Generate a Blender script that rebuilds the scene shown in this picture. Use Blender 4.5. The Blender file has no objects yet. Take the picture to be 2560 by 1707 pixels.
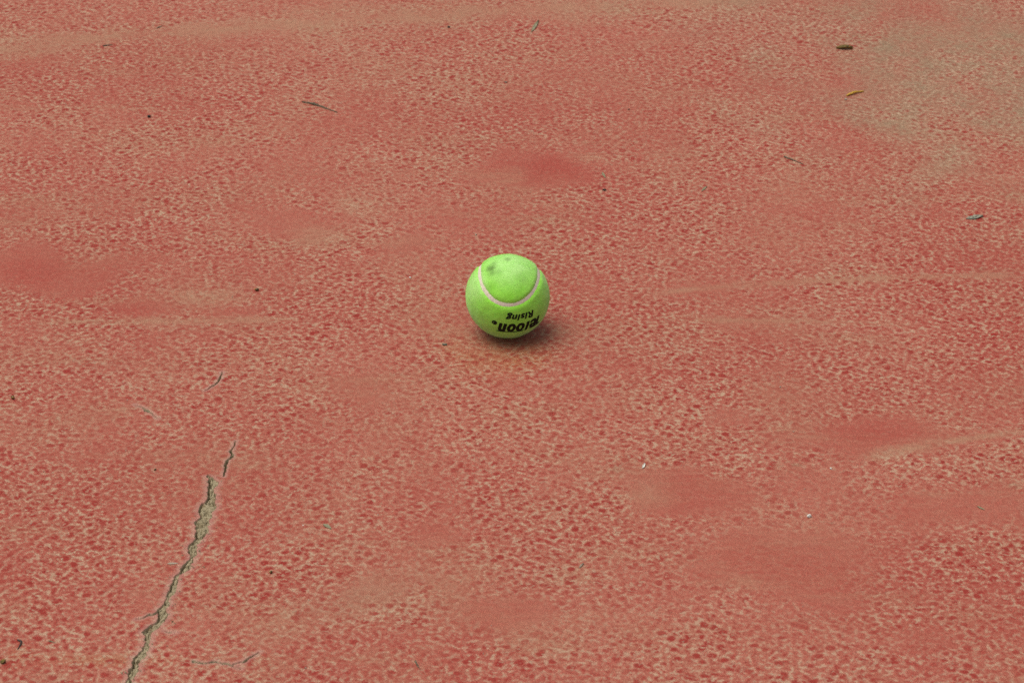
import bpy, bmesh, math, random
import numpy as np
from mathutils import Vector, Matrix, noise

scene = bpy.context.scene
col = scene.collection

# ------------------------------------------------------------------ camera
F_PX, CX, CY = 7111.0, 1280.0, 853.5          # 100 mm on a 36 mm sensor, photo 2560 x 1707
PITCH = math.radians(28.0)
BALL_R = 0.0335
BALL_C = Vector((0.0, 0.0, 0.0333))
FWD = Vector((0, math.cos(PITCH), -math.sin(PITCH)))
UP = Vector((0, math.sin(PITCH), math.cos(PITCH)))
RT = Vector((1, 0, 0))
DEPTH = F_PX * BALL_R / 105.0
CAM = BALL_C - DEPTH * (FWD + RT * ((1269 - CX) / F_PX) + UP * ((CY - 740) / F_PX))

cam_data = bpy.data.cameras.new('camera')
cam_data.lens = 100.0
cam_data.sensor_width = 36.0
cam_data.clip_start = 0.05
cam_data.clip_end = 500.0
cam_data.dof.use_dof = True
cam_data.dof.focus_distance = DEPTH - 0.02
cam_data.dof.aperture_fstop = 20.0
cam_data.dof.aperture_blades = 7
cam = bpy.data.objects.new('camera', cam_data)
cam.matrix_world = Matrix.Translation(CAM) @ Matrix((RT, UP, -FWD)).transposed().to_4x4()
col.objects.link(cam)
scene.camera = cam

# ------------------------------------------------------------------ sky and sun (overcast)
SUN_EL, SUN_AZ = math.radians(72), math.radians(262)     # azimuth clockwise from +Y: behind the camera, to its left
world = bpy.data.worlds.new('World')
scene.world = world
world.use_nodes = True
wn, wl = world.node_tree.nodes, world.node_tree.links
wn.clear()
sky = wn.new('ShaderNodeTexSky')
sky.sky_type = 'NISHITA'
sky.sun_disc = False
sky.sun_elevation = SUN_EL
sky.sun_rotation = SUN_AZ
sky.air_density = 1.0
sky.dust_density = 5.0
hsv = wn.new('ShaderNodeHueSaturation')          # cloud cover: nearly colourless light
hsv.inputs['Saturation'].default_value = 0.30
bg = wn.new('ShaderNodeBackground')
bg.inputs['Strength'].default_value = 0.09
wo = wn.new('ShaderNodeOutputWorld')
wl.new(sky.outputs[0], hsv.inputs['Color'])
wl.new(hsv.outputs[0], bg.inputs[0])
wl.new(bg.outputs[0], wo.inputs[0])

sun_data = bpy.data.lights.new('sun', 'SUN')
sun_data.energy = 1.5
sun_data.angle = math.radians(50)
sun_data.color = (1.0, 0.93, 0.80)
sun = bpy.data.objects.new('sun', sun_data)
d = Vector((math.sin(SUN_AZ) * math.cos(SUN_EL), math.cos(SUN_AZ) * math.cos(SUN_EL), math.sin(SUN_EL)))
sun.rotation_euler = d.to_track_quat('Z', 'Y').to_euler()
sun.location = (0, 0, 5)
col.objects.link(sun)

scene.render.engine = 'CYCLES'
scene.cycles.use_denoising = False
scene.cycles.max_bounces = 6
scene.cycles.diffuse_bounces = 3
scene.cycles.glossy_bounces = 2
scene.view_settings.view_transform = 'Standard'
scene.view_settings.look = 'None'
scene.view_settings.gamma = 1.0
scene.view_settings.use_curve_mapping = False
scene.view_settings.exposure = 0.15

# ------------------------------------------------------------------ helpers
def gp(px, py, z=0.0):
    """photo pixel -> the point of the ground it shows"""
    r = FWD + RT * ((px - CX) / F_PX) + UP * ((CY - py) / F_PX)
    return CAM + r * ((z - CAM.z) / r.z)

def mpp(px, py):
    """metres per photo pixel across the view at a ground point, and along it"""
    a = (gp(px + 1, py) - gp(px, py)).length
    b = (gp(px, py + 1) - gp(px, py)).length
    return a, b

def mesh_from(name, verts, faces, smooth=True):
    me = bpy.data.meshes.new(name)
    me.from_pydata([tuple(v) for v in verts], [], faces)
    if smooth:
        me.polygons.foreach_set('use_smooth', [True] * len(me.polygons))
    me.update()
    return me

def np_mesh(name, V, Q, smooth=True):
    """fast mesh from numpy: V (n,3), Q (m,k) constant k"""
    me = bpy.data.meshes.new(name)
    V = np.ascontiguousarray(V, dtype=np.float32)
    Q = np.ascontiguousarray(Q, dtype=np.int32)
    m, k = Q.shape
    me.vertices.add(len(V))
    me.vertices.foreach_set('co', V.ravel())
    me.loops.add(m * k)
    me.loops.foreach_set('vertex_index', Q.ravel())
    me.polygons.add(m)
    me.polygons.foreach_set('loop_start', np.arange(0, m * k, k, dtype=np.int32))
    me.polygons.foreach_set('loop_total', np.full(m, k, dtype=np.int32))
    me.polygons.foreach_set('use_smooth', np.full(m, smooth, dtype=bool))
    me.update(calc_edges=True)
    return me

def attr(me, name, values):
    a = me.attributes.new(name, 'FLOAT', 'POINT')
    a.data.foreach_set('value', np.ascontiguousarray(values, dtype=np.float32).ravel())

def link(me, name, mat, parent=None, loc=None):
    o = bpy.data.objects.new(name, me)
    if mat:
        me.materials.append(mat)
    if loc is not None:
        o.location = loc
    if parent is not None:
        o.parent = parent
    col.objects.link(o)
    return o

def tag(o, label, cat, group=None):
    o['label'] = label
    o['category'] = cat
    if group:
        o['group'] = group
    return o

class NT:
    """small node-graph writer"""
    def __init__(self, name):
        self.mat = bpy.data.materials.new(name)
        self.mat.use_nodes = True
        self.t = self.mat.node_tree
        self.t.nodes.clear()
    def n(self, kind, **kw):
        nd = self.t.nodes.new(kind)
        for k, v in kw.items():
            setattr(nd, k, v)
        return nd
    def s(self, sock, v):
        if isinstance(v, bpy.types.NodeSocket):
            self.t.links.new(v, sock)
        elif v is not None:
            sock.default_value = v
    def math(self, op, a, b=None, c=None, clamp=False):
        nd = self.n('ShaderNodeMath', operation=op, use_clamp=clamp)
        self.s(nd.inputs[0], a); self.s(nd.inputs[1], b); self.s(nd.inputs[2], c)
        return nd.outputs[0]
    def ss(self, x, lo, hi, a=0.0, b=1.0):
        nd = self.n('ShaderNodeMapRange', interpolation_type='SMOOTHSTEP')
        self.s(nd.inputs[0], x); self.s(nd.inputs[1], lo); self.s(nd.inputs[2], hi)
        self.s(nd.inputs[3], a); self.s(nd.inputs[4], b)
        return nd.outputs[0]
    def mix(self, f, a, b, blend='MIX'):
        nd = self.n('ShaderNodeMix', data_type='RGBA', blend_type=blend)
        self.s(nd.inputs[0], f)
        self.s(nd.inputs[6], a if not isinstance(a, tuple) else (*a, 1))
        self.s(nd.inputs[7], b if not isinstance(b, tuple) else (*b, 1))
        return nd.outputs[2]
    def noise(self, vec, scale, detail=3.0, rough=0.5, dist=0.0, col=False):
        nd = self.n('ShaderNodeTexNoise')
        self.s(nd.inputs['Vector'], vec); nd.inputs['Scale'].default_value = scale
        nd.inputs['Detail'].default_value = detail; nd.inputs['Roughness'].default_value = rough
        nd.inputs['Distortion'].default_value = dist
        return nd.outputs['Color' if col else 'Fac']
    def voro(self, vec, scale, feature='F1', out='Distance', rnd=1.0, smooth=None):
        nd = self.n('ShaderNodeTexVoronoi', feature=feature, voronoi_dimensions='2D')
        self.s(nd.inputs['Vector'], vec); nd.inputs['Scale'].default_value = scale
        nd.inputs['Randomness'].default_value = rnd
        if smooth is not None:
            nd.inputs['Smoothness'].default_value = smooth
        return nd.outputs[out]
    def at(self, name):
        return self.n('ShaderNodeAttribute', attribute_name=name).outputs['Fac']
    def vmath(self, op, a, b=None, scale=None):
        nd = self.n('ShaderNodeVectorMath', operation=op)
        self.s(nd.inputs[0], a)
        if b is not None: self.s(nd.inputs[1], b)
        if scale is not None: nd.inputs['Scale'].default_value = scale
        return nd.outputs[0]
    def obj(self):
        return self.n('ShaderNodeTexCoord').outputs['Object']
    def out(self, color, rough=0.8, height=None, bump_d=0.0005, bump_s=1.0, spec=0.3, sheen=0.0, sheen_col=None, normal=None):
        b = self.n('ShaderNodeBsdfPrincipled')
        self.s(b.inputs['Base Color'], color if not isinstance(color, tuple) else (*color, 1))
        self.s(b.inputs['Roughness'], rough)
        self.s(b.inputs['Specular IOR Level'], spec)
        if sheen:
            b.inputs['Sheen Weight'].default_value = sheen
            b.inputs['Sheen Roughness'].default_value = 0.6
            if sheen_col: b.inputs['Sheen Tint'].default_value = (*sheen_col, 1)
        if height is not None:
            bp = self.n('ShaderNodeBump')
            bp.inputs['Strength'].default_value = bump_s
            bp.inputs['Distance'].default_value = bump_d
            self.s(bp.inputs['Height'], height)
            self.t.links.new(bp.outputs[0], b.inputs['Normal'])
        o = self.n('ShaderNodeOutputMaterial')
        self.t.links.new(b.outputs[0], o.inputs[0])
        return self.mat

def sm(x, a, b):
    t = np.clip((x - a) / (b - a), 0, 1)
    return t * t * (3 - 2 * t)

# ------------------------------------------------------------------ materials
def court_material():
    m = NT('court_coating')
    PO = m.obj()
    rot = m.n('ShaderNodeVectorRotate', rotation_type='Z_AXIS'); m.s(rot.inputs['Vector'], PO); rot.inputs['Angle'].default_value = 0.61
    P = rot.outputs[0]
    sm_a, dust_a, grey_a, crk_a, halo_a, red_a, rust_bounce_a = (m.at(k) for k in ('smooth', 'dust', 'grey', 'crack', 'halo', 'deep', 'rust_bounce'))
    # broad wandering of the wear over the whole court
    broad = m.noise(P, 4.0, 3, 0.55)
    broad2 = m.noise(m.vmath('ADD', P, (7.3, 2.1, 0)), 11.0, 3, 0.55)
    n35 = m.noise(m.vmath('ADD', P, (5.3, 0.7, 0)), 26.0, 3, 0.6)
    sweep = m.noise(m.vmath('MULTIPLY', m.vmath('ADD', PO, (0.4, 6.1, 0)), (0.28, 1.0, 1.0)), 24.0, 4, 0.6)
    smooth = m.math('ADD', sm_a, m.math('MULTIPLY', m.math('SUBTRACT', n35, 0.5), 1.1))
    smooth = m.math('ADD', smooth, m.math('MULTIPLY', m.math('SUBTRACT', sweep, 0.5), 0.8))
    smooth = m.math('MAXIMUM', m.ss(smooth, 0.08, 0.85), m.ss(broad2, 0.58, 0.76, 0.0, 0.6))
    smooth = m.math('MULTIPLY', smooth, 0.82)
    # warped coordinates for the pitted relief
    wv = m.vmath('SUBTRACT', m.noise(P, 190.0, 2, 0.5, col=True), (0.5, 0.5, 0.5))
    Pw = m.vmath('ADD', P, m.vmath('SCALE', wv, scale=0.0036))
    e1 = m.voro(Pw, 150.0, 'DISTANCE_TO_EDGE')
    n1 = m.noise(P, 225.0, 5, 0.62)
    nl = m.noise(m.vmath('ADD', P, (1.3, 4.7, 0)), 60.0, 3, 0.6)
    rough_f = m.math('SUBTRACT', 1.0, smooth)
    # one relief value: high on the islands that still hold red paint, low in the web of dusty grooves
    val = m.math('ADD', m.math('MULTIPLY', m.ss(e1, 0.0, 0.34), 0.20), m.math('MULTIPLY', m.ss(n1, 0.26, 0.74), 0.72))
    val = m.math('ADD', val, m.math('MULTIPLY', m.math('SUBTRACT', nl, 0.5), 0.40))
    val = m.math('ADD', val, m.math('MULTIPLY', m.math('SUBTRACT', sweep, 0.5), 0.22))
    # scattered rounder islands with a pale rim
    fn = m.n('ShaderNodeTexVoronoi', feature='F1', voronoi_dimensions='2D')
    m.s(fn.inputs['Vector'], m.vmath('ADD', Pw, (9.1, 4.3, 0))); fn.inputs['Scale'].default_value = 118.0
    fd1 = fn.outputs['Distance']
    fc1 = m.n('ShaderNodeSeparateColor'); m.s(fc1.inputs[0], fn.outputs['Color'])
    pick = m.ss(fc1.outputs[0], 0.45, 0.70)
    fdn = m.math('ADD', fd1, m.math('MULTIPLY', m.math('SUBTRACT', n1, 0.5), 0.60))
    fdn = m.math('SUBTRACT', fdn, m.math('MULTIPLY', fc1.outputs[1], 0.16))
    spot = m.math('MULTIPLY', m.ss(fdn, 0.34, 0.14), pick)
    rim = m.math('MULTIPLY', m.math('MULTIPLY', m.ss(fdn, 0.28, 0.40), m.ss(fdn, 0.58, 0.42)), pick)
    amp = m.ss(m.noise(m.vmath('ADD', P, (3.3, 8.7, 0)), 9.0, 5, 0.62), 0.34, 0.60, 0.42, 1.0)
    amp = m.math('MULTIPLY', amp, rough_f)
    isl = m.math('MULTIPLY', m.math('MAXIMUM', m.math('MULTIPLY', m.ss(val, 0.48, 0.80), 0.90), spot), amp)
    net = m.math('MAXIMUM', m.ss(val, 0.46, 0.12), m.math('MULTIPLY', rim, m.ss(n1, 0.56, 0.40, 0.20, 0.85)))
    net = m.math('MULTIPLY', net, amp)
    # colours
    base = m.mix(m.ss(broad, 0.30, 0.70), (0.370, 0.095, 0.066), (0.405, 0.128, 0.088))
    base = m.mix(m.math('MULTIPLY', m.ss(broad2, 0.30, 0.60, 1.0, 0.0), 0.28), base, (0.375, 0.190, 0.115))
    base = m.mix(m.ss(sweep, 0.50, 0.72, 0.0, 0.40), base, (0.385, 0.220, 0.135))
    stre = m.noise(m.vmath('MULTIPLY', PO, (0.22, 1.0, 1.0)), 150.0, 3, 0.6)
    base = m.mix(m.math('MULTIPLY', m.math('MULTIPLY', m.ss(stre, 0.35, 0.65), smooth), 0.55), base, (0.365, 0.072, 0.052))
    base = m.mix(m.math('MULTIPLY', m.math('MULTIPLY', m.ss(n35, 0.38, 0.70), smooth), 0.35), base, (0.400, 0.150, 0.102))
    base = m.mix(m.math('MULTIPLY', red_a, 0.72), base, (0.350, 0.054, 0.041))
    dust_n = m.math('MULTIPLY', dust_a, m.ss(n35, 0.25, 0.65, 0.35, 1.0))
    base = m.mix(m.math('MULTIPLY', dust_n, 0.80), base, (0.395, 0.255, 0.155))
    base = m.mix(m.math('MULTIPLY', rust_bounce_a, m.ss(n35, 0.25, 0.7, 0.3, 0.9)), base, (0.360, 0.135, 0.052))  # orange-brown for the ball's painted bounce light and for rust stains
    grey_n = m.math('MULTIPLY', grey_a, m.math('ADD', m.ss(n35, 0.28, 0.66, 0.42, 0.66), m.ss(nl, 0.3, 0.7, -0.12, 0.14)))
    base = m.mix(grey_n, base, (0.265, 0.220, 0.135))
    c = m.mix(m.math('MULTIPLY', isl, m.math('SUBTRACT', 0.92, m.math('MULTIPLY', grey_n, 0.6))), base, (0.290, 0.024, 0.018))
    c = m.mix(m.math('MULTIPLY', net, 0.76), c, m.mix(m.ss(n35, 0.3, 0.7), (0.490, 0.360, 0.240), (0.480, 0.335, 0.230)))
    # fine sandy grain
    g = m.noise(P, 1000.0, 2, 0.7)
    gcol = m.noise(m.vmath('ADD', P, (2.0, 3.0, 0)), 1500.0, 1, 0.6, col=True)
    gv = m.ss(g, 0.25, 0.75, 0.80, 1.20)
    gg = m.n('ShaderNodeCombineColor')
    for i in range(3): m.s(gg.inputs[i], gv)
    c = m.mix(1.0, c, gg.outputs[0], 'MULTIPLY')
    c = m.mix(0.10, c, gcol, 'OVERLAY')
    # rubbed paler margin along the cracks, sandy stone inside them
    c = m.mix(m.math('MULTIPLY', halo_a, 0.65), c, (0.480, 0.300, 0.245))
    sand = m.mix(m.ss(g, 0.3, 0.7), (0.24, 0.19, 0.115), (0.40, 0.33, 0.22))
    c = m.mix(m.ss(crk_a, 0.25, 0.6), c, sand)
    return m.out(c, 0.75, m.math('ADD', m.math('MULTIPLY', n1, 1.6), m.math('MULTIPLY', g, 0.35)), 0.0009, 0.9, 0.2)

def sand_material():
    m = NT('crack_sand')
    P = m.obj()
    g = m.noise(P, 900.0, 4, 0.7)
    k = m.noise(P, 220.0, 3, 0.6)
    c = m.mix(m.ss(g, 0.3, 0.7), (0.250, 0.205, 0.120), (0.430, 0.365, 0.240))
    c = m.mix(m.ss(k, 0.56, 0.70), c, (0.20, 0.135, 0.07))
    return m.out(c, 0.95, g, 0.0006, 0.9, 0.1)

def felt_material():
    m = NT('felt')
    P = m.obj()
    g = m.noise(P, 900.0, 3, 0.7)
    k = m.noise(P, 130.0, 3, 0.55)
    c = m.mix(m.ss(k, 0.3, 0.7), (0.265, 0.740, 0.040), (0.325, 0.800, 0.070))
    c = m.mix(m.ss(g, 0.35, 0.8, 0.0, 0.30), c, (0.21, 0.62, 0.03))
    c = m.mix(m.math('MULTIPLY', m.at('pale'), m.ss(k, 0.2, 0.6, 0.55, 0.85)), c, (0.500, 0.860, 0.280))  # paler felt where the light is strongest, set by colour
    dirt = m.math('MULTIPLY', m.at('dirt'), m.ss(k, 0.25, 0.6, 0.55, 1.0))
    c = m.mix(m.math('MULTIPLY', dirt, 0.95), c, (0.090, 0.200, 0.020))
    return m.out(c, 0.95, m.math('ADD', m.math('MULTIPLY', g, 0.6), k), 0.0007, 0.7, 0.1, 0.45, (0.9, 1.0, 0.85))

def simple(name, a, b, scale=400.0, rough=0.7, spec=0.3, bump=0.0002):
    m = NT(name)
    P = m.obj()
    n = m.noise(P, scale, 3, 0.6)
    return m.out(m.mix(m.ss(n, 0.3, 0.7), a, b), rough, n, bump, 0.6, spec)

M_COURT = court_material()
M_SAND = sand_material()
M_FELT = felt_material()
M_SEAM = simple('seam_rubber', (0.66, 0.60, 0.47), (0.80, 0.74, 0.60), 700, 0.6)
M_INK = simple('black_ink', (0.006, 0.008, 0.006), (0.012, 0.016, 0.010), 900, 0.7, 0.15)
M_FUZZ = simple('felt_fibre', (0.30, 0.78, 0.09), (0.40, 0.86, 0.18), 300, 0.9, 0.1)
M_STRAW = simple('yellow_straw', (0.50, 0.29, 0.03), (0.62, 0.40, 0.07), 500)
M_BARK = simple('dry_bark', (0.030, 0.022, 0.014), (0.17, 0.125, 0.065), 600)
M_TWIG = simple('grey_twig', (0.05, 0.045, 0.03), (0.18, 0.155, 0.10), 700)
M_DARK = simple('dark_twig', (0.022, 0.018, 0.016), (0.07, 0.055, 0.045), 700)
M_SEED = simple('brown_seed', (0.035, 0.020, 0.006), (0.20, 0.125, 0.025), 500, 0.35, 0.5)
M_CAP = simple('seed_tip', (0.30, 0.22, 0.06), (0.46, 0.36, 0.12), 700)
M_BLACK = simple('black_seed', (0.010, 0.009, 0.008), (0.03, 0.026, 0.02), 700, 0.45, 0.5)
M_WHITE = simple('white_stone', (0.58, 0.58, 0.52), (0.74, 0.74, 0.68), 600)
M_CHIP = simple('grey_chip', (0.045, 0.052, 0.040), (0.34, 0.33, 0.25), 330)
M_LEAF = simple('dry_leaf', (0.16, 0.155, 0.085), (0.33, 0.31, 0.20), 500)
M_OLIVE = simple('olive_leaf', (0.07, 0.05, 0.018), (0.22, 0.15, 0.03), 400)
M_STONE = simple('tan_stone', (0.34, 0.29, 0.22), (0.48, 0.42, 0.33), 600)

# ------------------------------------------------------------------ the court
rng = np.random.default_rng(5)
random.seed(5)

def vnoise(x, seed, scale):
    """1-D smooth value noise, several octaves"""
    r = np.random.default_rng(seed).uniform(-1, 1, 4096)
    out = np.zeros_like(x)
    amp = 1.0
    for o in range(4):
        u = x / scale * 2 ** o + 311.7 * o
        i = np.floor(u).astype(int); f = u - i
        f = f * f * (3 - 2 * f)
        out += amp * (r[i % 4096] * (1 - f) + r[(i + 1) % 4096] * f)
        amp *= 0.55
    return out

# main crack: rows of (y, left, right) read in photo pixels, then turned into metres on the ground
rows = [(265, 598, 622), (275, 590, 625), (290, 600, 635), (320, 605, 650), (350, 598, 640), (400, 605, 640),
        (430, 580, 635), (460, 560, 640), (500, 552, 615), (530, 560, 622), (560, 525, 605), (590, 518, 595),
        (625, 522, 590), (655, 515, 560), (680, 515, 545), (705, 485, 525), (750, 470, 515), (780, 480, 505),
        (820, 445, 490), (860, 425, 470), (890, 400, 430), (935, 390, 415), (960, 355, 405), (1000, 345, 390),
        (1030, 325, 360), (1075, 310, 355), (1110, 290, 330), (1135, 275, 340), (1165, 285, 330), (1190, 270, 310),
        (1215, 225, 300), (1250, 200, 260), (1275, 215, 245), (1310, 215, 240), (1340, 190, 235), (1380, 165, 220),
        (1410, 135, 200), (1450, 130, 175), (1490, 100, 165), (1530, 90, 135), (1568, 70, 125), (1650, 30, 75),
        (1760, -10, 22), (1860, -50, -44)]
cl, cr = [], []
for y, l, r in rows:
    py = 1080 + y / 2.5
    cl.append(gp(280 + l / 2.5, py)); cr.append(gp(280 + r / 2.5, py))
CY_ = np.array([p.y for p in cl])[::-1]
CL_ = np.array([p.x for p in cl])[::-1]
CR_ = np.array([p.x for p in cr])[::-1]
CR_[-1] = CL_[-1] + 0.0005

def crack_lr(y):
    l = np.interp(y, CY_, CL_) + 0.0011 * vnoise(y, 11, 0.013) + 0.0007 * vnoise(y, 13, 0.0031)
    r = np.interp(y, CY_, CR_) + 0.0011 * vnoise(y, 12, 0.013) + 0.0007 * vnoise(y, 14, 0.0031)
    return l, np.maximum(r + 0.0003, l + 0.0006)

def pl(pts, sx, sy, k):
    return [gp(sx + a / k, sy + b / k) for a, b in pts]

THIN = [  # polylines with half width at start / middle / end (m) and depth
    (pl([(770, 55), (767, 80), (755, 100), (743, 118), (753, 140), (736, 165), (716, 178), (712, 208), (708, 240), (695, 272)], 280, 1080, 2.5), (.0004, .0013, .0006), .0040),
    (pl([(292, 1108), (265, 1133), (230, 1143), (195, 1160), (150, 1168)], 280, 1080, 2.5), (.0013, .0009, .0003), .0030),
    (pl([(1320, 1408), (1400, 1421), (1470, 1411), (1560, 1426), (1600, 1440), (1645, 1458)], 0, 1137, 2.735), (.0009, .0010, .0004), .0030),
    (pl([(1590, 1432), (1630, 1420), (1665, 1412), (1700, 1388), (1730, 1375), (1775, 1345)], 0, 1137, 2.735), (.0006, .0009, .0004), .0030),
    (pl([(1520, 985), (1508, 1015), (1495, 1040), (1480, 1065), (1440, 1085), (1405, 1108)], 0, 570, 2.735), (.0003, .0009, .0004), .0035),
    (pl([(922, 1208), (970, 1225), (1010, 1250), (1045, 1270), (1080, 1302)], 0, 570, 2.735), (.0004, .0011, .0003), .0035),
    (pl([(1120, 1200), (1150, 1210), (1200, 1212)], 0, 1137, 2.735), (.0003, .0005, .0002), .0015),
]

# sheet lines: fine where the cracks are, coarser over the rest of the view, then running out to the court's edge
zx0, zx1 = min(gp(310, 1707).x, gp(328, 1005).x) - 0.004, gp(665, 1640).x + 0.01
zy0, zy1 = gp(640, 1707).y - 0.02, gp(640, 925).y + 0.005
def lines(lo, z0, z1, hi, coarse, fine, far):
    a = np.arange(lo, z0, coarse)
    b = np.arange(z0, z1, fine)
    c = np.arange(z1, hi, coarse)
    def run(s):
        out, st, p = [], coarse, s
        while abs(p) < far:
            st *= 1.5
            p = p + math.copysign(st, s)
            out.append(p)
        return np.array(out)
    return np.concatenate([run(lo)[::-1], a, b, c, run(hi)])
X = lines(-0.75, zx0, zx1, 0.75, 0.004, 0.0004, 22.0)
Y = lines(-0.75, zy0, zy1, 1.05, 0.004, 0.0006, 30.0)
GX, GY = np.meshgrid(X, Y)
shp = GX.shape
gx, gy = GX.ravel(), GY.ravel()
Z = np.zeros_like(gx)
crack = np.zeros_like(gx)
halo = np.zeros_like(gx)

L, R = crack_lr(gy)
inside = np.minimum(gx - L, R - gx)
inrange = (gy > CY_[0]) & (gy < CY_[-1])
dep = np.where(inrange, np.clip(inside / 0.0005, 0, 1), 0)
Z -= 0.0110 * dep
crack = np.maximum(crack, np.where(inrange, sm(inside, -0.0005, 0.0003), 0))
halo = np.maximum(halo, np.where(inrange, 0.70 * sm(inside, -0.0058, -0.0004), 0))

def seg_dist(pts, x, y):
    best = np.full(x.shape, 1e9); tt = np.zeros(x.shape)
    P = np.array([(p.x, p.y) for p in pts])
    n = len(P) - 1
    for i in range(n):
        a, b = P[i], P[i + 1]
        ab = b - a
        t = np.clip(((x - a[0]) * ab[0] + (y - a[1]) * ab[1]) / (ab @ ab), 0, 1)
        dd = np.hypot(x - a[0] - t * ab[0], y - a[1] - t * ab[1])
        k = dd < best
        best[k] = dd[k]; tt[k] = (i + t[k]) / n
    return best, tt

for i, (pts, w, dpt) in enumerate(THIN):
    xs = [p.x for p in pts]; ys = [p.y for p in pts]
    k = np.where((gx > min(xs) - .012) & (gx < max(xs) + .012) & (gy > min(ys) - .012) & (gy < max(ys) + .012))[0]
    jx = 0.0005 * vnoise(gy[k], 40 + i, 0.004); jy = 0.0005 * vnoise(gx[k], 60 + i, 0.004)
    dd, tt = seg_dist(pts, gx[k] + jx, gy[k] + jy)
    ww = np.interp(tt, [0, .5, 1], w) * (1 + 0.35 * vnoise(tt, 80 + i, 0.12))
    dz = np.clip(1.3 * (1 - dd / np.maximum(ww, 1e-4)), 0, 1)
    Z[k] = np.minimum(Z[k], -1.9 * dpt * dz)
    crack[k] = np.maximum(crack[k], sm(dd, ww * 1.35, ww * 0.7))
    halo[k] = np.maximum(halo[k], 0.7 * sm(dd, 0.004, 0.0012))

def blob(lst, soft=0.15):
    out = np.zeros_like(gx)
    wob = 0.16 * (np.sin(gx * 47 + 1.3 * np.sin(gy * 31)) + np.sin(gy * 39 + 1.7 * np.sin(gx * 53 + 2)))
    for px, py, rx, ry, rot, s in lst:
        c = gp(px, py); ax, ay = mpp(px, py)
        x, y = (gx - c.x) / (rx * ax), (gy - c.y) / (ry * ay)
        cs, sn = math.cos(rot), math.sin(rot)
        x, y = cs * x + sn * y, -sn * x + cs * y
        r = np.sqrt(x * x + y * y) + wob
        out = np.maximum(out, s * sm(r, 1.15, soft))
    return out

def streak(lst):
    out = np.zeros_like(gx)
    for pts, hw, s in lst:
        P = [gp(*p) for p in pts]
        a, b = mpp(*pts[len(pts) // 2])
        k = np.where((abs(gx) < 1.2) & (gy > -1) & (gy < 1.4))[0]
        dd, tt = seg_dist(P, gx[k], gy[k])
        w = hw * b * (1 + 0.5 * vnoise(gx[k], int(hw * 7), 0.09))
        out[k] = np.maximum(out[k], s * sm(dd, w * 1.4, 0) * sm(tt, 0, .12) * sm(tt, 1.0, .88))
    return out

smooth = blob([(1325, 425, 170, 62, 0, 1.7), (700, 555, 270, 62, 0, .95), (110, 685, 240, 85, 0, 1.1),
               (290, 655, 120, 45, 0, .7), (400, 765, 190, 42, 0, .8), (560, 780, 130, 30, 0, .7),
               (2180, 1085, 290, 75, 0, 1.1), (1810, 1040, 110, 40, 0, .7), (1960, 1400, 360, 135, 0, 1.15),
               (1790, 1235, 330, 80, 0, 1.1), (2370, 1275, 300, 95, 0, 1.0), (1310, 1530, 200, 55, 0, .95),
               (1090, 1330, 130, 40, 0, .6), (930, 1000, 130, 110, 0, .6), (370, 1500, 110, 50, 0, .5),
               (930, 1480, 170, 70, 0, .55), (2300, 1600, 180, 50, 0, .7), (1000, 430, 120, 50, 0, .5),
               (2150, 350, 200, 60, 0, .5), (560, 1250, 60, 60, 0, .3)])
smooth = np.maximum(smooth, streak([([(-300, 140), (0, 118), (300, 88), (600, 68), (900, 45), (1300, 22), (1700, 4), (2100, -20)], 24, .65),
                                    ([(1600, 735), (1860, 712), (2200, 695), (2600, 686)], 16, .7),
                                    ([(60, 806), (400, 803), (780, 798)], 9, .6),
                                    ([(1700, 800), (2000, 802), (2300, 812)], 8, .5),
                                    ([(2150, 1150), (2330, 1110), (2600, 1070)], 17, .6),
                                    ([(780, 690), (1000, 640), (1120, 520)], 40, .45)]))
dust = blob([(500, 745, 190, 40, 0, .6), (1545, 1245, 40, 18, 0, .9), (1600, 1240, 110, 35, 0, .4), (1285, 440, 45, 24, 0, .4),
             (1490, 393, 90, 22, 0, .5), (930, 1520, 220, 90, 0, .5), (1390, 1610, 130, 60, 0, .65), (1420, 1440, 110, 40, 0, .5),
             (900, 515, 110, 40, 0, .5), (830, 590, 130, 45, 0, .4), (300, 1640, 300, 25, 0, .35), (2350, 330, 200, 120, 0, .45),
             (2250, 420, 140, 60, 0, .35), (1000, 200, 500, 90, 0, .3), (700, 1560, 160, 60, 0, .4), (2480, 430, 140, 50, 0, .3)], 0.0)
dust = np.maximum(dust, streak([([(-300, 140), (0, 118), (300, 88), (600, 68), (900, 45), (1300, 22), (1700, 4), (2100, -20)], 34, .65),
                                ([(1600, 735), (1860, 712), (2200, 695), (2600, 686)], 15, .6),
                                ([(60, 806), (400, 803), (780, 798)], 8, .6),
                                ([(1700, 800), (2000, 802), (2300, 812)], 6, .5),
                                ([(2150, 1150), (2330, 1110), (2600, 1070)], 15, .7),
                                ([(2080, 505), (2300, 500), (2600, 490)], 10, .3)]))
grey = blob([(2430, 170, 620, 300, 0, 1.0), (2100, 40, 600, 120, 0, .5), (2330, 85, 150, 26, 0, .8), (2560, 90, 200, 60, 0, .8), (2150, 60, 200, 70, 0, .3),
             (930, 1500, 190, 70, 0, .25), (2010, 1550, 30, 10, 0, .5), (2370, 1557, 18, 9, 0, .7), (2536, 1213, 13, 8, 0, .9),
             (2104, 678, 14, 5, 0, .9), (2455, 672, 10, 5, 0, .7), (1742, 827, 26, 6, 0, .6), (1990, 1162, 12, 6, 0, .8),
             (1895, 1172, 9, 6, 0, .7), (1945, 1163, 10, 6, 0, .6), (1540, 1172, 22, 10, 0, .5), (2270, 1168, 30, 5, 0, .6),
             (960, 1636, 8, 6, 0, .6)], 0.0)
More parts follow.
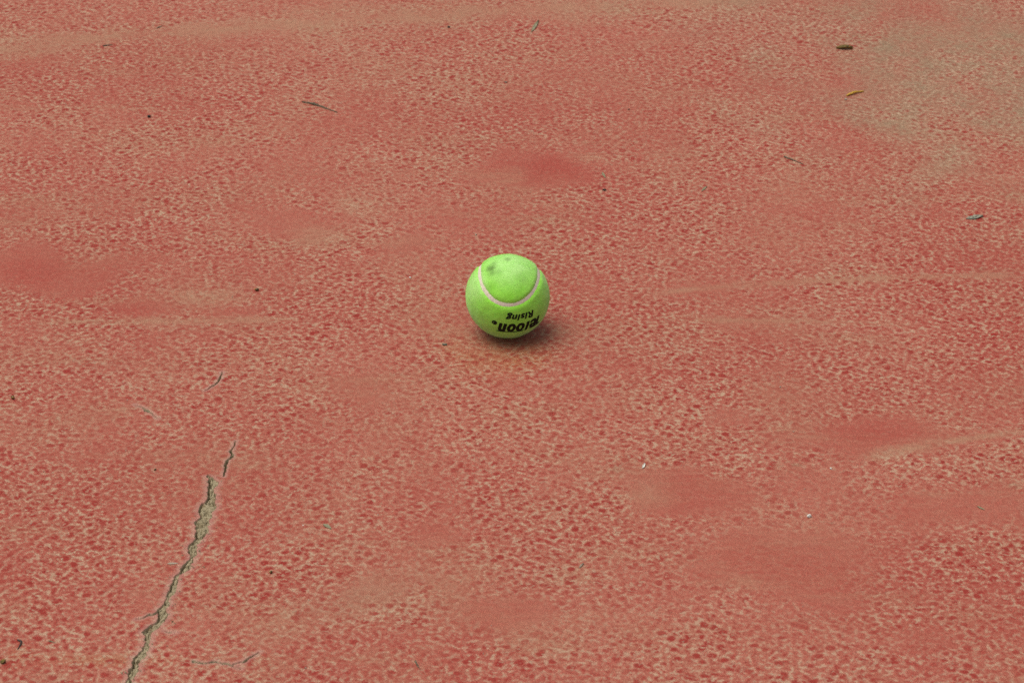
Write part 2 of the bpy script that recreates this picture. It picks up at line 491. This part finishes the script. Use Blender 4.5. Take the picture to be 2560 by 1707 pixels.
deep = blob([(1365, 420, 150, 58, 0, .95), (70, 690, 130, 45, 0, .6), (2180, 1085, 190, 50, 0, .6), (1960, 1400, 230, 80, 0, .4),
             (1760, 1235, 170, 50, 0, .5), (2450, 800, 260, 300, 0, .45), (2400, 1450, 330, 330, 0, .45), (150, 1300, 330, 260, 0, .35),
             (350, 770, 110, 28, 0, .5), (60, 420, 200, 150, 0, .25), (1200, 1640, 200, 40, 0, .2)], 0.0)

rust_bounce = blob([(1262, 885, 190, 58, 0, .75), (1150, 870, 90, 30, 0, .5), (300, 1650, 330, 22, 0, .5), (40, 1640, 60, 40, 0, .5)], 0.0)  # ball's warm bounce light painted on the court; last two are rust stains

V = np.stack([gx, gy, Z], 1)
ny, nx = shp
idx = np.arange(nx * ny).reshape(ny, nx)
Q = np.stack([idx[:-1, :-1], idx[:-1, 1:], idx[1:, 1:], idx[1:, :-1]], -1).reshape(-1, 4)
cme = np_mesh('court', V, Q)
for nm, v in (('smooth', smooth), ('dust', dust), ('grey', grey), ('crack', crack), ('halo', halo), ('deep', deep), ('rust_bounce', rust_bounce)):
    attr(cme, nm, v)
court = link(cme, 'ground', M_COURT)
court['kind'] = 'structure'
court['label'] = 'worn red coated tennis court with pitted texture and cracks'

# sandy filling that has broken up inside the main crack; a dark gap stays open along its left wall
nrow, ncol = 760, 14
ys = np.linspace(CY_[0] + 0.004, CY_[-1] - 0.0015, nrow)
l, r = crack_lr(ys)
w = r - l
gap = np.clip(0.14 + 0.20 * vnoise(ys, 21, 0.012), 0.0, 0.42) * w
l2 = l + gap
r2 = r + 0.0004
u = np.linspace(0, 1, ncol)
fx = l2[:, None] + (r2 - l2)[:, None] * u[None, :]
fy = np.repeat(ys[:, None], ncol, 1)
fz = np.zeros_like(fx)
for i in range(nrow):
    for j in range(ncol):
        p = Vector((fx[i, j] * 420, fy[i, j] * 420, 3.0))
        q = Vector((fx[i, j] * 1100, fy[i, j] * 1100, 9.0))
        fz[i, j] = -0.0006 + 0.0008 * noise.noise(p) + 0.0005 * noise.noise(q)
        fis = abs(noise.noise(Vector((fx[i, j] * 330, fy[i, j] * 190, 21.0))))
        fz[i, j] -= 0.0055 * max(0.0, 1 - fis / 0.09)
fz -= 0.0095 * (1 - sm(u, 0, .10))[None, :]
fz -= 0.0030 * sm(u, .90, .97)[None, :] * sm(vnoise(ys, 33, 0.016), -0.1, 0.5)[:, None]
fz = np.minimum(fz, -0.00015)
idx = np.arange(nrow * ncol).reshape(nrow, ncol)
Q = np.stack([idx[:-1, :-1], idx[:-1, 1:], idx[1:, 1:], idx[1:, :-1]], -1).reshape(-1, 4)
fme = np_mesh('crack_filling', np.stack([fx.ravel(), fy.ravel(), fz.ravel()], 1), Q)
link(fme, 'crack_filling', M_SAND, court)

# ------------------------------------------------------------------ tennis ball
ball = bpy.data.objects.new('tennis_ball', None)
ball.empty_display_size = 0.03
ball.location = (BALL_C.x, BALL_C.y, 0.0)
col.objects.link(ball)
tag(ball, 'bright yellow green tennis ball with pale seam and black lettering', 'tennis ball')
BO = np.array((0, 0, BALL_C.z))            # ball centre above its base

nv = (CAM - BALL_C).normalized()                     # the ball's own posed frame: x right, y up, z towards where it was photographed
xv = Vector((0, 0, 1)).cross(nv).normalized()
yv = nv.cross(xv)
POSE = np.array([xv, yv, nv]).T                      # columns
def posed(v):
    return POSE @ np.array(v, dtype=float)

# seam
A_, B_ = 0.83, 0.17
C_ = 2 * math.sqrt(A_ * B_)
e1 = np.array((1, -1, 0)) / math.sqrt(2); e2 = np.array((1, 1, 0)) / math.sqrt(2); e3 = np.array((0, 0, 1.0))
lat = np.array((.998, -.059, -.012)); lat /= np.linalg.norm(lat)
mid = np.array((.035, .590, .807)); mid -= lat * (mid @ lat); mid /= np.linalg.norm(mid)
third = np.cross(mid, lat)
ROT = POSE @ (np.outer(mid, e1) + np.outer(lat, e2) + np.outer(third, e3))
T = np.linspace(0, 2 * math.pi, 1440, endpoint=False)
S = np.stack([A_ * np.cos(T) + B_ * np.cos(3 * T), A_ * np.sin(T) - B_ * np.sin(3 * T), C_ * np.sin(2 * T)], 1)
S /= np.linalg.norm(S, axis=1)[:, None]
S = S @ ROT.T
TG = np.roll(S, -1, 0) - np.roll(S, 1, 0)
TG /= np.linalg.norm(TG, axis=1)[:, None]
BN = np.cross(TG, S)                                 # across the seam

bm = bmesh.new()
bmesh.ops.create_icosphere(bm, subdivisions=7, radius=1.0)
D = np.array([v.co for v in bm.verts]); D /= np.linalg.norm(D, axis=1)[:, None]
TRI = np.array([[v.index for v in f.verts] for f in bm.faces])
bm.free()

def seam_field(D):
    d_ = np.empty(len(D)); side = np.empty(len(D))
    for a in range(0, len(D), 20000):
        dot = D[a:a + 20000] @ S.T
        k = dot.argmax(1)
        off = D[a:a + 20000] - S[k]
        d_[a:a + 20000] = np.arccos(np.clip(dot[np.arange(len(k)), k], -1, 1)) * BALL_R
        side[a:a + 20000] = np.sign((off * BN[k]).sum(1))
    return d_, side

def lumps(D):
    out = np.empty(len(D))
    for i, p in enumerate(D):
        v = Vector(p)
        out[i] = 0.00030 * noise.noise(v * 3.1) + 0.00016 * noise.noise(v * 9.0 + Vector((4, 1, 2)))
    return out

def felt_r(D):
    d_, side = seam_field(D)
    h = -0.0024 * np.clip(1 - d_ / 0.0050, 0, 1) ** 2.4
    return BALL_R + h + lumps(D), d_, side

rad, dseam, side = felt_r(D)
PV = D * rad[:, None] + BO
PV[:, 2] = np.maximum(PV[:, 2], 0.0)
# grime smudges on the upper lobe
dirt = np.zeros(len(D))
for (a, b, rr, s) in ((-.39, .66, .15, 1.0), (-.36, .55, .13, .6), (-.33, .76, .10, .55), (0.0, .87, .10, .6), (-.22, .57, .13, .35), (.33, .42, .14, .25), (-.42, .20, .10, .25)):
    c = posed((a, b, math.sqrt(max(0, 1 - a * a - b * b))))
    ang = np.arccos(np.clip(D @ c, -1, 1))
    dirt = np.maximum(dirt, s * sm(ang, rr * 1.35, rr * 0.2))
# stronger light on the ball's top and left side, painted into the felt colour
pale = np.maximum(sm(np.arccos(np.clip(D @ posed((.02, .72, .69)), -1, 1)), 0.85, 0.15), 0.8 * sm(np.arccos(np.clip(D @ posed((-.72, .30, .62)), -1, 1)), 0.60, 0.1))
ts = side[TRI]
for sgn in (1, -1):
    keep = (ts == sgn).sum(1) >= 2
    tri = TRI[keep]
    used = np.unique(tri)
    remap = np.full(len(D), -1); remap[used] = np.arange(len(used))
    me = np_mesh('felt_panel', PV[used], remap[tri])
    attr(me, 'dirt', dirt[used])
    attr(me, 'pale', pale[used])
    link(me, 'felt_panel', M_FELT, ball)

# seam ribbon, slightly uneven like set glue
ncr = 9
cross = np.linspace(-1, 1, ncr)
sv = []
for k in range(len(S)):
    for c in cross:
        dirv = S[k] + BN[k] * (c * 0.0026 / BALL_R)
        dirv /= np.linalg.norm(dirv)
        h = BALL_R - 0.00105 + 0.00018 * (1 - c * c) + 0.00016 * noise.noise(Vector(S[k] * 22)) + 0.0001 * noise.noise(Vector(dirv * 60))
        sv.append(dirv * h + BO)
sv = np.array(sv)
idx = np.arange(len(S) * ncr).reshape(len(S), ncr)
i2 = np.roll(idx, -1, 0)
Q = np.stack([idx[:, :-1], idx[:, 1:], i2[:, 1:], i2[:, :-1]], -1).reshape(-1, 4)
link(np_mesh('seam', sv, Q), 'seam', M_SEAM, ball)

# printed lettering
def glyph_tris(text, shear, bold, spacing=1.0):
    cu = bpy.data.curves.new('t', 'FONT')
    cu.body = text; cu.size = 1.0; cu.shear = shear; cu.offset = bold; cu.space_character = spacing
    cu.resolution_u = 6
    ob = bpy.data.objects.new('t', cu); col.objects.link(ob)
    dg = bpy.context.evaluated_depsgraph_get()
    me = ob.evaluated_get(dg).to_mesh()
    me.calc_loop_triangles()
    v = np.array([tuple(x.co)[:2] for x in me.vertices])
    t = np.array([tuple(x.vertices) for x in me.loop_triangles])
    ob.evaluated_get(dg).to_mesh_clear()
    bpy.data.objects.remove(ob); bpy.data.curves.remove(cu)
    return v[t]                                       # (n,3,2)

def fit(tri, x0, x1, y0, y1, ylo=None, yhi=None):
    """place the glyph triangles in a box (metres); ylo..yhi is the part of the glyph height that fills it"""
    a = tri.reshape(-1, 2).min(0); b = tri.reshape(-1, 2).max(0)
    ylo = a[1] if ylo is None else ylo; yhi = b[1] if yhi is None else yhi
    o = tri.copy()
    o[..., 0] = x0 + (tri[..., 0] - a[0]) / (b[0] - a[0]) * (x1 - x0)
    o[..., 1] = y0 + (tri[..., 1] - ylo) / (yhi - ylo) * (y1 - y0)
    return o

def box_tris(x0, x1, y0, y1, sk=0.0):
    p = [(x0, y0), (x1, y0), (x1 + sk, y1), (x0 + sk, y1)]
    return np.array([[p[0], p[1], p[2]], [p[0], p[2], p[3]]])

def ring_tris(cx, cy, ro, ri, n=24):
    t = []
    for k in range(n):
        a, b = 2 * math.pi * k / n, 2 * math.pi * (k + 1) / n
        o1 = (cx + ro * math.cos(a), cy + ro * math.sin(a)); o2 = (cx + ro * math.cos(b), cy + ro * math.sin(b))
        i1 = (cx + ri * math.cos(a), cy + ri * math.sin(a)); i2 = (cx + ri * math.cos(b), cy + ri * math.sin(b))
        t += [[o1, o2, i2], [o1, i2, i1]]
    return np.array(t)

tc = np.array((.262, -.735, .625)); tc /= np.linalg.norm(tc)
tu = np.array((-.955, -.150, .235)); tu -= tc * (tu @ tc); tu /= np.linalg.norm(tu)
tv = np.cross(tc, tu)
TC, TU, TV = POSE @ tc, POSE @ tu, POSE @ tv
def on_ball(s, t):
    return (np.cos(t / BALL_R)[:, None] * (np.cos(s / BALL_R)[:, None] * TC + np.sin(s / BALL_R)[:, None] * TU)
            + np.sin(t / BALL_R)[:, None] * TV)

def in_tris(tri, x, y):
    hit = np.zeros(len(x), bool)
    for a, b, c in tri:
        d1 = (x - b[0]) * (a[1] - b[1]) - (a[0] - b[0]) * (y - b[1])
        d2 = (x - c[0]) * (b[1] - c[1]) - (b[0] - c[0]) * (y - c[1])
        d3 = (x - a[0]) * (c[1] - a[1]) - (c[0] - a[0]) * (y - a[1])
        hit |= ~(((d1 < 0) | (d2 < 0) | (d3 < 0)) & ((d1 > 0) | (d2 > 0) | (d3 > 0)))
    return hit

mm = 0.001
PRINT = []
def print_on(tri, fat):
    st = 0.00013
    a = tri.reshape(-1, 2).min(0) - 0.0004; b = tri.reshape(-1, 2).max(0) + 0.0004
    xs = np.arange(a[0], b[0], st); ys = np.arange(a[1], b[1], st)
    GXX, GYY = np.meshgrid(xs, ys)
    cxx = (GXX[:-1, :-1] + st / 2).ravel(); cyy = (GYY[:-1, :-1] + st / 2).ravel()
    jx = np.array([noise.noise(Vector((p * 1800, q * 1800, 1))) for p, q in zip(cxx, cyy)]) * 0.00016
    jy = np.array([noise.noise(Vector((p * 1800, q * 1800, 7))) for p, q in zip(cxx, cyy)]) * 0.00016
    hit = np.zeros(len(cxx), bool)
    for k in range(8):
        hit |= in_tris(tri, cxx + jx + fat * math.cos(k * math.pi / 4), cyy + jy + fat * 0.8 * math.sin(k * math.pi / 4))
    PRINT.append(tri)
    s, t = GXX.ravel(), GYY.ravel()
    dv = on_ball(s, t)
    r_, _, _ = felt_r(dv)
    P = dv * (r_ + 0.00012)[:, None] + BO
    ny, nx = GXX.shape
    idx = np.arange(nx * ny).reshape(ny, nx)
    Q = np.stack([idx[:-1, :-1], idx[:-1, 1:], idx[1:, 1:], idx[1:, :-1]], -1).reshape(-1, 4)[hit]
    used = np.unique(Q)
    rm = np.full(nx * ny, -1); rm[used] = np.arange(len(used))
    return link(np_mesh('lettering', P[used], rm[Q]), 'lettering', M_INK, ball)

big = []
for ch, x0, x1, yt in (('T', -20.0, -13.6, 5.6), ('e', -15.6, -10.0, 4.6), ('l', -8.6, -5.9, 5.6), ('o', -4.3, 1.4, 4.6), ('o', 3.0, 8.7, 4.6), ('n', 10.3, 15.8, 4.6)):
    big.append(fit(glyph_tris(ch, 0.20, 0.0), x0 * mm, x1 * mm, -4.0 * mm, yt * mm))
big = np.concatenate(big)
reg = np.concatenate([ring_tris(19.9 * mm, -3.4 * mm, 2.0 * mm, 1.25 * mm),
                      fit(glyph_tris('R', 0, 0.0), 19.2 * mm, 20.7 * mm, -4.6 * mm, -2.2 * mm)])
bar = np.concatenate([box_tris(-4.2 * mm, 17.4 * mm, 5.45 * mm, 5.75 * mm), box_tris(-15.0 * mm, -10.2 * mm, 5.45 * mm, 5.75 * mm)])
print_on(np.concatenate([big, bar]), 0.00076)
print_on(reg, 0.00022)
small = fit(glyph_tris('Rising', 0.22, 0.0, 1.12), -13.0 * mm, 11.0 * mm, -12.9 * mm, -7.2 * mm, 0.0, 0.72)
print_on(small, 0.00042)

# loose fibres standing off the felt
nf = 24000
fd = rng.normal(size=(nf, 3)); fd /= np.linalg.norm(fd, axis=1)[:, None]
fr, fdist, _ = felt_r(fd)
s_ = np.arctan2(fd @ TU, fd @ TC) * BALL_R
t_ = np.arcsin(np.clip(fd @ TV, -1, 1)) * BALL_R
allp = np.concatenate(PRINT)
ink = np.zeros(nf, bool)
for k in range(8):
    ink |= in_tris(allp, s_ + 0.0011 * math.cos(k * math.pi / 4), t_ + 0.0011 * math.sin(k * math.pi / 4))
ink &= fd @ TC > 0.2
root = fd * fr[:, None] + BO
keep = (~ink) & (fdist > 0.0016) & (root[:, 2] > 0.0022)
fd, fr, root = fd[keep], fr[keep], root[keep]
nf = len(fd)
tang = np.cross(fd, rng.normal(size=(nf, 3))); tang /= np.linalg.norm(tang, axis=1)[:, None]
bit = np.cross(fd, tang)
ln = rng.uniform(0.0004, 0.0013, nf)
stray = rng.random(nf) > 0.94
ln = np.where(stray, ln * 1.6, ln)
lean = np.where(stray, rng.uniform(0.55, 0.95, nf), rng.uniform(0.03, 0.42, nf))
dirn = fd * lean[:, None] + tang * np.sqrt(1 - lean ** 2)[:, None]
midp = root + dirn * (ln * 0.55)[:, None] + fd * (ln * 0.10)[:, None]
tip = root + dirn * ln[:, None] - fd * (ln * 0.06)[:, None]
wd = np.where(stray, 0.00005, 0.00003)[:, None]
FV = np.stack([root - bit * wd, root + bit * wd, midp + bit * wd * .8, midp - bit * wd * .8, tip], 1)
i0 = np.arange(nf) * 5
FT = np.concatenate([np.stack([i0, i0 + 1, i0 + 2], 1), np.stack([i0, i0 + 2, i0 + 3], 1), np.stack([i0 + 3, i0 + 2, i0 + 4], 1)])
fz_o = link(np_mesh('fuzz', FV.reshape(-1, 3), FT, False), 'fuzz', M_FUZZ, ball)
fz_o['kind'] = 'stuff'

# ------------------------------------------------------------------ small litter lying on the court
def tube(pts, rads, seg=7, seed=0):
    rnd = random.Random(seed)
    vs, fs = [], []
    n = len(pts)
    for i, p in enumerate(pts):
        t = (pts[min(i + 1, n - 1)] - pts[max(i - 1, 0)]).normalized()
        a = t.cross(Vector((0, 0, 1)))
        a = a.normalized() if a.length > 1e-6 else Vector((1, 0, 0))
        b = a.cross(t)
        for k in range(seg):
            an = 2 * math.pi * k / seg
            rr = rads[i] * rnd.uniform(0.82, 1.18)
            vs.append(p + a * (math.cos(an) * rr) + b * (math.sin(an) * rr))
    for i in range(n - 1):
        for k in range(seg):
            fs.append((i * seg + k, i * seg + (k + 1) % seg, (i + 1) * seg + (k + 1) % seg, (i + 1) * seg + k))
    fs.append(tuple(range(seg - 1, -1, -1)))
    fs.append(tuple((n - 1) * seg + k for k in range(seg)))
    return vs, fs

def twig(name, pix, r0, mat, label, cat, bend=0.0, lift=0.0, knots=(), seed=0, fork=None):
    """twig or straw through ground points given by photo pixels"""
    r0 *= 1.05
    rnd = random.Random(seed)
    P = [gp(*p) for p in pix]
    pts, rads = [], []
    n = 14
    for i in range(n + 1):
        t = i / n * (len(P) - 1)
        k = min(int(t), len(P) - 2)
        p = P[k].lerp(P[k + 1], t - k)
        s = i / n
        r = r0 * (0.55 + 0.45 * math.sin(math.pi * min(1, s * 1.15 + 0.12))) * rnd.uniform(0.88, 1.12)
        for kn in knots:
            r *= 1 + 0.55 * math.exp(-((s - kn) / 0.04) ** 2)
        p = p + Vector((rnd.uniform(-1, 1), rnd.uniform(-1, 1), 0)) * r0 * 0.25
        p.z = r * 0.92 + lift * math.sin(math.pi * s)
        pts.append(p); rads.append(r)
    vs, fs = tube(pts, rads, 7, seed)
    if fork:
        a = pts[int(fork[0] * n)]; e = gp(*fork[1]); e.z = r0 * 0.8
        v2, f2 = tube([a, a.lerp(e, .5), e], [r0 * .6, r0 * .5, r0 * .25], 6, seed + 1)
        o = len(vs); vs += v2; fs += [tuple(q + o for q in f) for f in f2]
    c = sum((Vector(v) for v in vs), Vector()) / len(vs); c.z = 0
    o = link(mesh_from(name, [Vector(v) - c for v in vs], fs), name, mat, loc=c)
    return tag(o, label, cat)

def stone(name, px, py, size, mat, label, cat, seed, group=None, sub=3):
    """angular crumb: an icosphere cut by random planes"""
    rnd = random.Random(seed)
    bm = bmesh.new()
    bmesh.ops.create_icosphere(bm, subdivisions=sub, radius=1.0)
    pl_ = [(Vector((rnd.gauss(0, 1), rnd.gauss(0, 1), rnd.gauss(0, 1))).normalized(), rnd.uniform(.5, .85)) for _ in range(9)]
    for v in bm.verts:
        for nrm, dd in pl_:
            k = v.co.dot(nrm)
            if k > dd: v.co -= nrm * (k - dd) * 0.9
        v.co *= 1 + 0.08 * noise.noise(v.co * 3 + Vector((seed, 0, 0)))
        v.co = Vector((v.co.x * size[0], v.co.y * size[1], v.co.z * size[2]))
    zmin = min(v.co.z for v in bm.verts)
    for v in bm.verts: v.co.z -= zmin + 0.0002
    me = bpy.data.meshes.new(name); bm.to_mesh(me); bm.free()
    me.polygons.foreach_set('use_smooth', [sub > 2] * len(me.polygons))
    o = link(me, name, mat, loc=gp(px, py))
    o.rotation_euler.z = rnd.uniform(0, 6.28)
    return tag(o, label, cat, group)

def seed_pod(name, px, py, size, rot, mat, label, tip=True, seed=0):
    """ovoid pip with a ridge and a pointed husk tip"""
    root = bpy.data.objects.new(name, None); root.empty_display_size = 0.003
    size = tuple(1.08 * q for q in size)
    root.location = gp(px, py); root.rotation_euler.z = rot
    col.objects.link(root)
    tag(root, label, 'seed')
    vs, fs = [], []
    n, seg = 12, 12
    for i in range(n + 1):
        s = i / n
        x = (s - 0.5) * 2 * size[0]
        r = math.sin(math.pi * min(.999, s * .97 + .015)) ** 0.62 * (1 - 0.18 * s)
        for k in range(seg):
            a = 2 * math.pi * k / seg
            rr = r * (1 + 0.07 * math.cos(3 * a) + 0.05 * noise.noise(Vector((s * 4, a, seed))))
            vs.append(Vector((x, rr * size[1] * math.cos(a), rr * size[2] * math.sin(a) + size[2] * .93)))
    for i in range(n):
        for k in range(seg):
            fs.append((i * seg + k, (i + 1) * seg + k, (i + 1) * seg + (k + 1) % seg, i * seg + (k + 1) % seg))
    fs.append(tuple(range(seg))); fs.append(tuple(n * seg + k for k in range(seg - 1, -1, -1)))
    link(mesh_from('husk', vs, fs), 'husk', mat, root)
    if tip:
        v2, f2 = tube([Vector((-size[0] * .75, 0, size[2] * 1.25)), Vector((-size[0] * 1.0, size[1] * .1, size[2] * 1.75)), Vector((-size[0] * 1.1, size[1] * .2, size[2] * 2.05))],
                      [size[1] * .55, size[1] * .42, size[1] * .15], 7, seed)
        link(mesh_from('stalk', v2, f2), 'stalk', M_CAP, root)
    return root

def leaf(name, p0, p1, width, mat, label, cat, curl=0.0012, seed=0, ragged=0.15, tag_=True):
    """dry leaf or bark sliver: a curled blade with thickness and a midrib, lying between two ground points"""
    rnd = random.Random(seed)
    a, b = gp(*p0), gp(*p1)
    L = (b - a).length
    n, mcol = 14, 6
    vs, fs = [], []
    def pt(i, j, up):
        s = i / n; u = j / mcol * 2 - 1
        w = width * (math.sin(math.pi * (0.03 + 0.93 * s ** 0.85)) ** 1.15) * (1 + ragged * noise.noise(Vector((s * 6, u, seed))))
        x = (s - .5) * L; y = u * w
        z = curl * (u * u) * (0.6 + 0.4 * s) + 0.00035 + curl * 0.35 * math.sin(3.1 * s + seed) ** 2 + 0.00015 * math.exp(-(u / .18) ** 2)
        return Vector((x, y, z + (0.00028 if up else 0)))
    for up in (1, 0):
        for i in range(n + 1):
            for j in range(mcol + 1):
                vs.append(pt(i, j, up))
    W = mcol + 1; O = (n + 1) * W
    for i in range(n):
        for j in range(mcol):
            q = (i * W + j, (i + 1) * W + j, (i + 1) * W + j + 1, i * W + j + 1)
            fs.append(q[::-1]); fs.append(tuple(k + O for k in q))
    edge = [i * W for i in range(n + 1)] + [n * W + j for j in range(1, W)] + [i * W + mcol for i in range(n - 1, -1, -1)] + [j for j in range(mcol - 1, 0, -1)]
    for k in range(len(edge)):
        e, f = edge[k], edge[(k + 1) % len(edge)]
        fs.append((e, f, f + O, e + O))
    zmin = min(v.z for v in vs)
    for v in vs: v.z -= zmin + 0.0001
    c = (a + b) / 2
    o = link(mesh_from(name, vs, fs), name, mat, loc=c)
    o.rotation_euler.z = math.atan2(b.y - a.y, b.x - a.x)
    return tag(o, label, cat)

# slivers, leaves and twigs
leaf('leaf', (2090, 122), (2132, 124), 0.0031, M_OLIVE, 'curled dark brown dry leaf lying by the grey olive stain', 'leaf', 0.0030, 3)
twig('straw', [(2117, 241), (2138, 235), (2159, 230)], 0.0011, M_STRAW, 'short bright yellow straw sliver on the court', 'straw', lift=0.0008, seed=4)
twig('twig', [(755, 256), (775, 260), (800, 267), (825, 276), (842, 282)], 0.00078, M_TWIG, 'long thin grey brown twig with a side stub', 'twig', knots=(.35, .6), seed=6, fork=(.35, (797, 262)))
twig('twig', [(257, 116), (268, 115), (281, 113)], 0.00060, M_DARK, 'short dark straight twig lying on the pale dusty streak', 'twig', seed=7)
twig('twig', [(392, 72), (399, 69), (406, 65)], 0.00050, M_TWIG, 'tiny slanted grey twig at the edge of the pale dusty streak', 'twig', seed=8)
leaf('leaf', (1328, 82), (1347, 53), 0.0017, M_LEAF, 'narrow grey green pointed dry leaf near the pale dusty streak', 'leaf', 0.0012, 9)
leaf('leaf', (1505, 432), (1513, 446), 0.0011, M_LEAF, 'tiny olive leaf scrap beside the smooth oval patch', 'leaf', 0.0008, 10)
twig('twig', [(1960, 393), (1975, 399), (1990, 404), (2008, 412)], 0.00060, M_TWIG, 'faded grey green twig lying slanted on plain pitted court', 'twig', knots=(.1,), seed=11)
leaf('leaf', (1754, 479), (1767, 467), 0.0010, M_LEAF, 'small pale grey leaf scrap tilted on pitted court', 'leaf', 0.0006, 12)
twig('twig', [(44, 1600), (54, 1604), (50, 1614), (44, 1623)], 0.00070, M_DARK, 'hooked dark crack bit laid as a twig beside the tiny green stalk', 'twig', seed=13)  # a short bit of crack, laid on the court as a twig-shaped piece
twig('twig', [(122, 1602), (130, 1604), (138, 1606)], 0.00045, M_LEAF, 'tiny green stalk near the hooked dark crack bit', 'twig', seed=14)
leaf('gouge_piece', (2415, 548), (2458, 542), 0.0032, M_CHIP, 'weathered grey black gouge in the coating laid as a raised chip', 'gouge', 0.0012, 15, 0.5)  # a gouge in the coating, built as a chip lying on it
leaf('leaf', (808, 1310), (828, 1322), 0.0016, M_LEAF, 'pale grey beige leaf scrap with a tiny white grain beside it', 'leaf', 0.0007, 16)
leaf('leaf', (2443, 1266), (2461, 1275), 0.0007, M_LEAF, 'thin pale leaf sliver on a smooth red patch', 'leaf', 0.0006, 17)
leaf('leaf', (0, 1656), (15, 1655), 0.0022, M_OLIVE, 'yellow brown leaf crumb with dark edge near the hooked dark crack bit', 'leaf', 0.0015, 18)
leaf('paint_flake', (418, 1409), (446, 1408), 0.0009, M_STONE, 'thin straight cream paint flake lying beside the long crack', 'paint flake', 0.0004, 19)
twig('twig', [(1038, 1652), (1044, 1664), (1050, 1672)], 0.00050, M_TWIG, 'short bent grey twig on red mottled court', 'twig', seed=20)
leaf('paint_flake', (1606, 1172), (1613, 1160), 0.0009, M_WHITE, 'small curved white flake standing on the court', 'paint flake', 0.0012, 21)
leaf('paint_flake', (1448, 1420), (1459, 1409), 0.0006, M_STONE, 'small pale tilted paint flake alone on plain red mottled court', 'paint flake', 0.0010, 22)
# pips
seed_pod('seed', 643, 727, (.0017, .0013, .0012), 0.4, M_SEED, 'dark brown round seed with ochre side, shadow under it', True, 1)
seed_pod('seed', 32, 996, (.0018, .0014, .0013), 1.9, M_SEED, 'brown seed with pale yellow stalk', True, 2)
seed_pod('seed', 678, 1432, (.0012, .0010, .0010), 0.9, M_SEED, 'small olive brown seed between the long crack and the beige leaf scrap', True, 3)
seed_pod('seed', 373, 294, (.0017, .0013, .0013), 0.2, M_BLACK, 'glossy black round seed on pitted court', False, 4)
seed_pod('seed', 1122, 70, (.0014, .0010, .0010), 0.1, M_BLACK, 'small black seed on the pale dusty streak', False, 5)
seed_pod('seed', 1511, 477, (.0018, .0010, .0009), -0.1, M_DARK, 'flat dark maroon seed beside the olive leaf scrap', False, 6)
seed_pod('seed', 1572, 275, (.0009, .0007, .0006), 0.3, M_BLACK, 'tiny black seed speck on open pitted court', False, 7)
seed_pod('seed', 388, 1175, (.0010, .0008, .0007), 1.0, M_SEED, 'tiny brown seed near the tip of the long crack', False, 8)
# crumbs of stone
stone('pebble', 2114, 250, (.0016, .0012, .0011), M_STONE, 'small grey pebble next to the yellow straw', 'pebble', 31)
stone('pebble', 2023, 1292, (.0026, .0017, .0013), M_WHITE, 'bright white angular stone chip at the edge of a smooth patch', 'pebble', 32)
stone('pebble', 2077, 1172, (.0013, .0009, .0007), M_WHITE, 'small flat white grit chip between two smooth red patches', 'pebble', 33)
stone('pebble', 1025, 695, (.0013, .0009, .0008), M_WHITE, 'tiny white grain of grit near the tennis ball', 'pebble', 34)
stone('pebble', 1190, 588, (.0011, .0009, .0008), M_STONE, 'tiny tan grain of grit between the tennis ball and the smooth oval patch', 'pebble', 35)
stone('pebble', 1112, 863, (.0024, .0012, .0009), M_CHIP, 'flat dark grey crumb next to the tennis ball', 'pebble', 36)
stone('pebble', 1265, 207, (.0022, .0011, .0007), M_CHIP, 'flat grey stone crumb alone on pitted court far from the ball', 'pebble', 37)
stone('pebble', 758, 1313, (.0008, .0006, .0005), M_WHITE, 'tiny white grain next to the grey beige leaf scrap', 'pebble', 38)

# loose sand grains scattered over the court and crumbled along the crack
def grit(name, pts, sizes, mat, seed):
    rnd = np.random.default_rng(seed)
    o = np.array([(1, 0, 0), (0, 1, 0), (-1, 0, 0), (0, -1, 0), (0, 0, 1), (0, 0, -1)], float)
    f = np.array([(0, 1, 4), (1, 2, 4), (2, 3, 4), (3, 0, 4), (1, 0, 5), (2, 1, 5), (3, 2, 5), (0, 3, 5)])
    VV, FF = [], []
    for i, ((x, y), sz) in enumerate(zip(pts, sizes)):
        a = rnd.uniform(0, 6.28)
        v = o * rnd.uniform(0.6, 1.25, (6, 1)) * np.array((1.0, rnd.uniform(.6, 1), rnd.uniform(.5, .8))) * sz
        v = np.stack([v[:, 0] * math.cos(a) - v[:, 1] * math.sin(a), v[:, 0] * math.sin(a) + v[:, 1] * math.cos(a), v[:, 2]], 1)
        v[:, 2] -= v[:, 2].min() + 0.15 * sz
        VV.append(v + np.array((x, y, 0))); FF.append(f + 6 * i)
    g = link(np_mesh(name, np.concatenate(VV), np.concatenate(FF), False), name, mat)
    g['kind'] = 'stuff'
    return g

GR = np.random.default_rng(77)
pts = [tuple(gp(GR.uniform(-100, 2660), GR.uniform(-80, 1780)))[:2] for _ in range(420)]
g1 = grit('grit', pts, GR.gamma(2.2, 0.00012, 420) + 0.00012, M_STONE, 3)
g1['label'] = 'fine tan sand grains scattered over the red court'; g1['category'] = 'grit'
yy = GR.uniform(CY_[0] + .02, CY_[-1], 170)
ll, rr = crack_lr(yy)
sd = GR.random(170) < 0.4
xx = np.where(sd, ll - 0.0006 - GR.exponential(0.0028, 170), rr + 0.0006 + GR.exponential(0.0032, 170))
g2 = grit('crack_grit', list(zip(xx, yy)), GR.gamma(2.2, 0.00014, 170) + 0.00012, M_SAND, 4)
g2['label'] = 'sandy crumbs broken out along the lips of the long crack'; g2['category'] = 'grit'
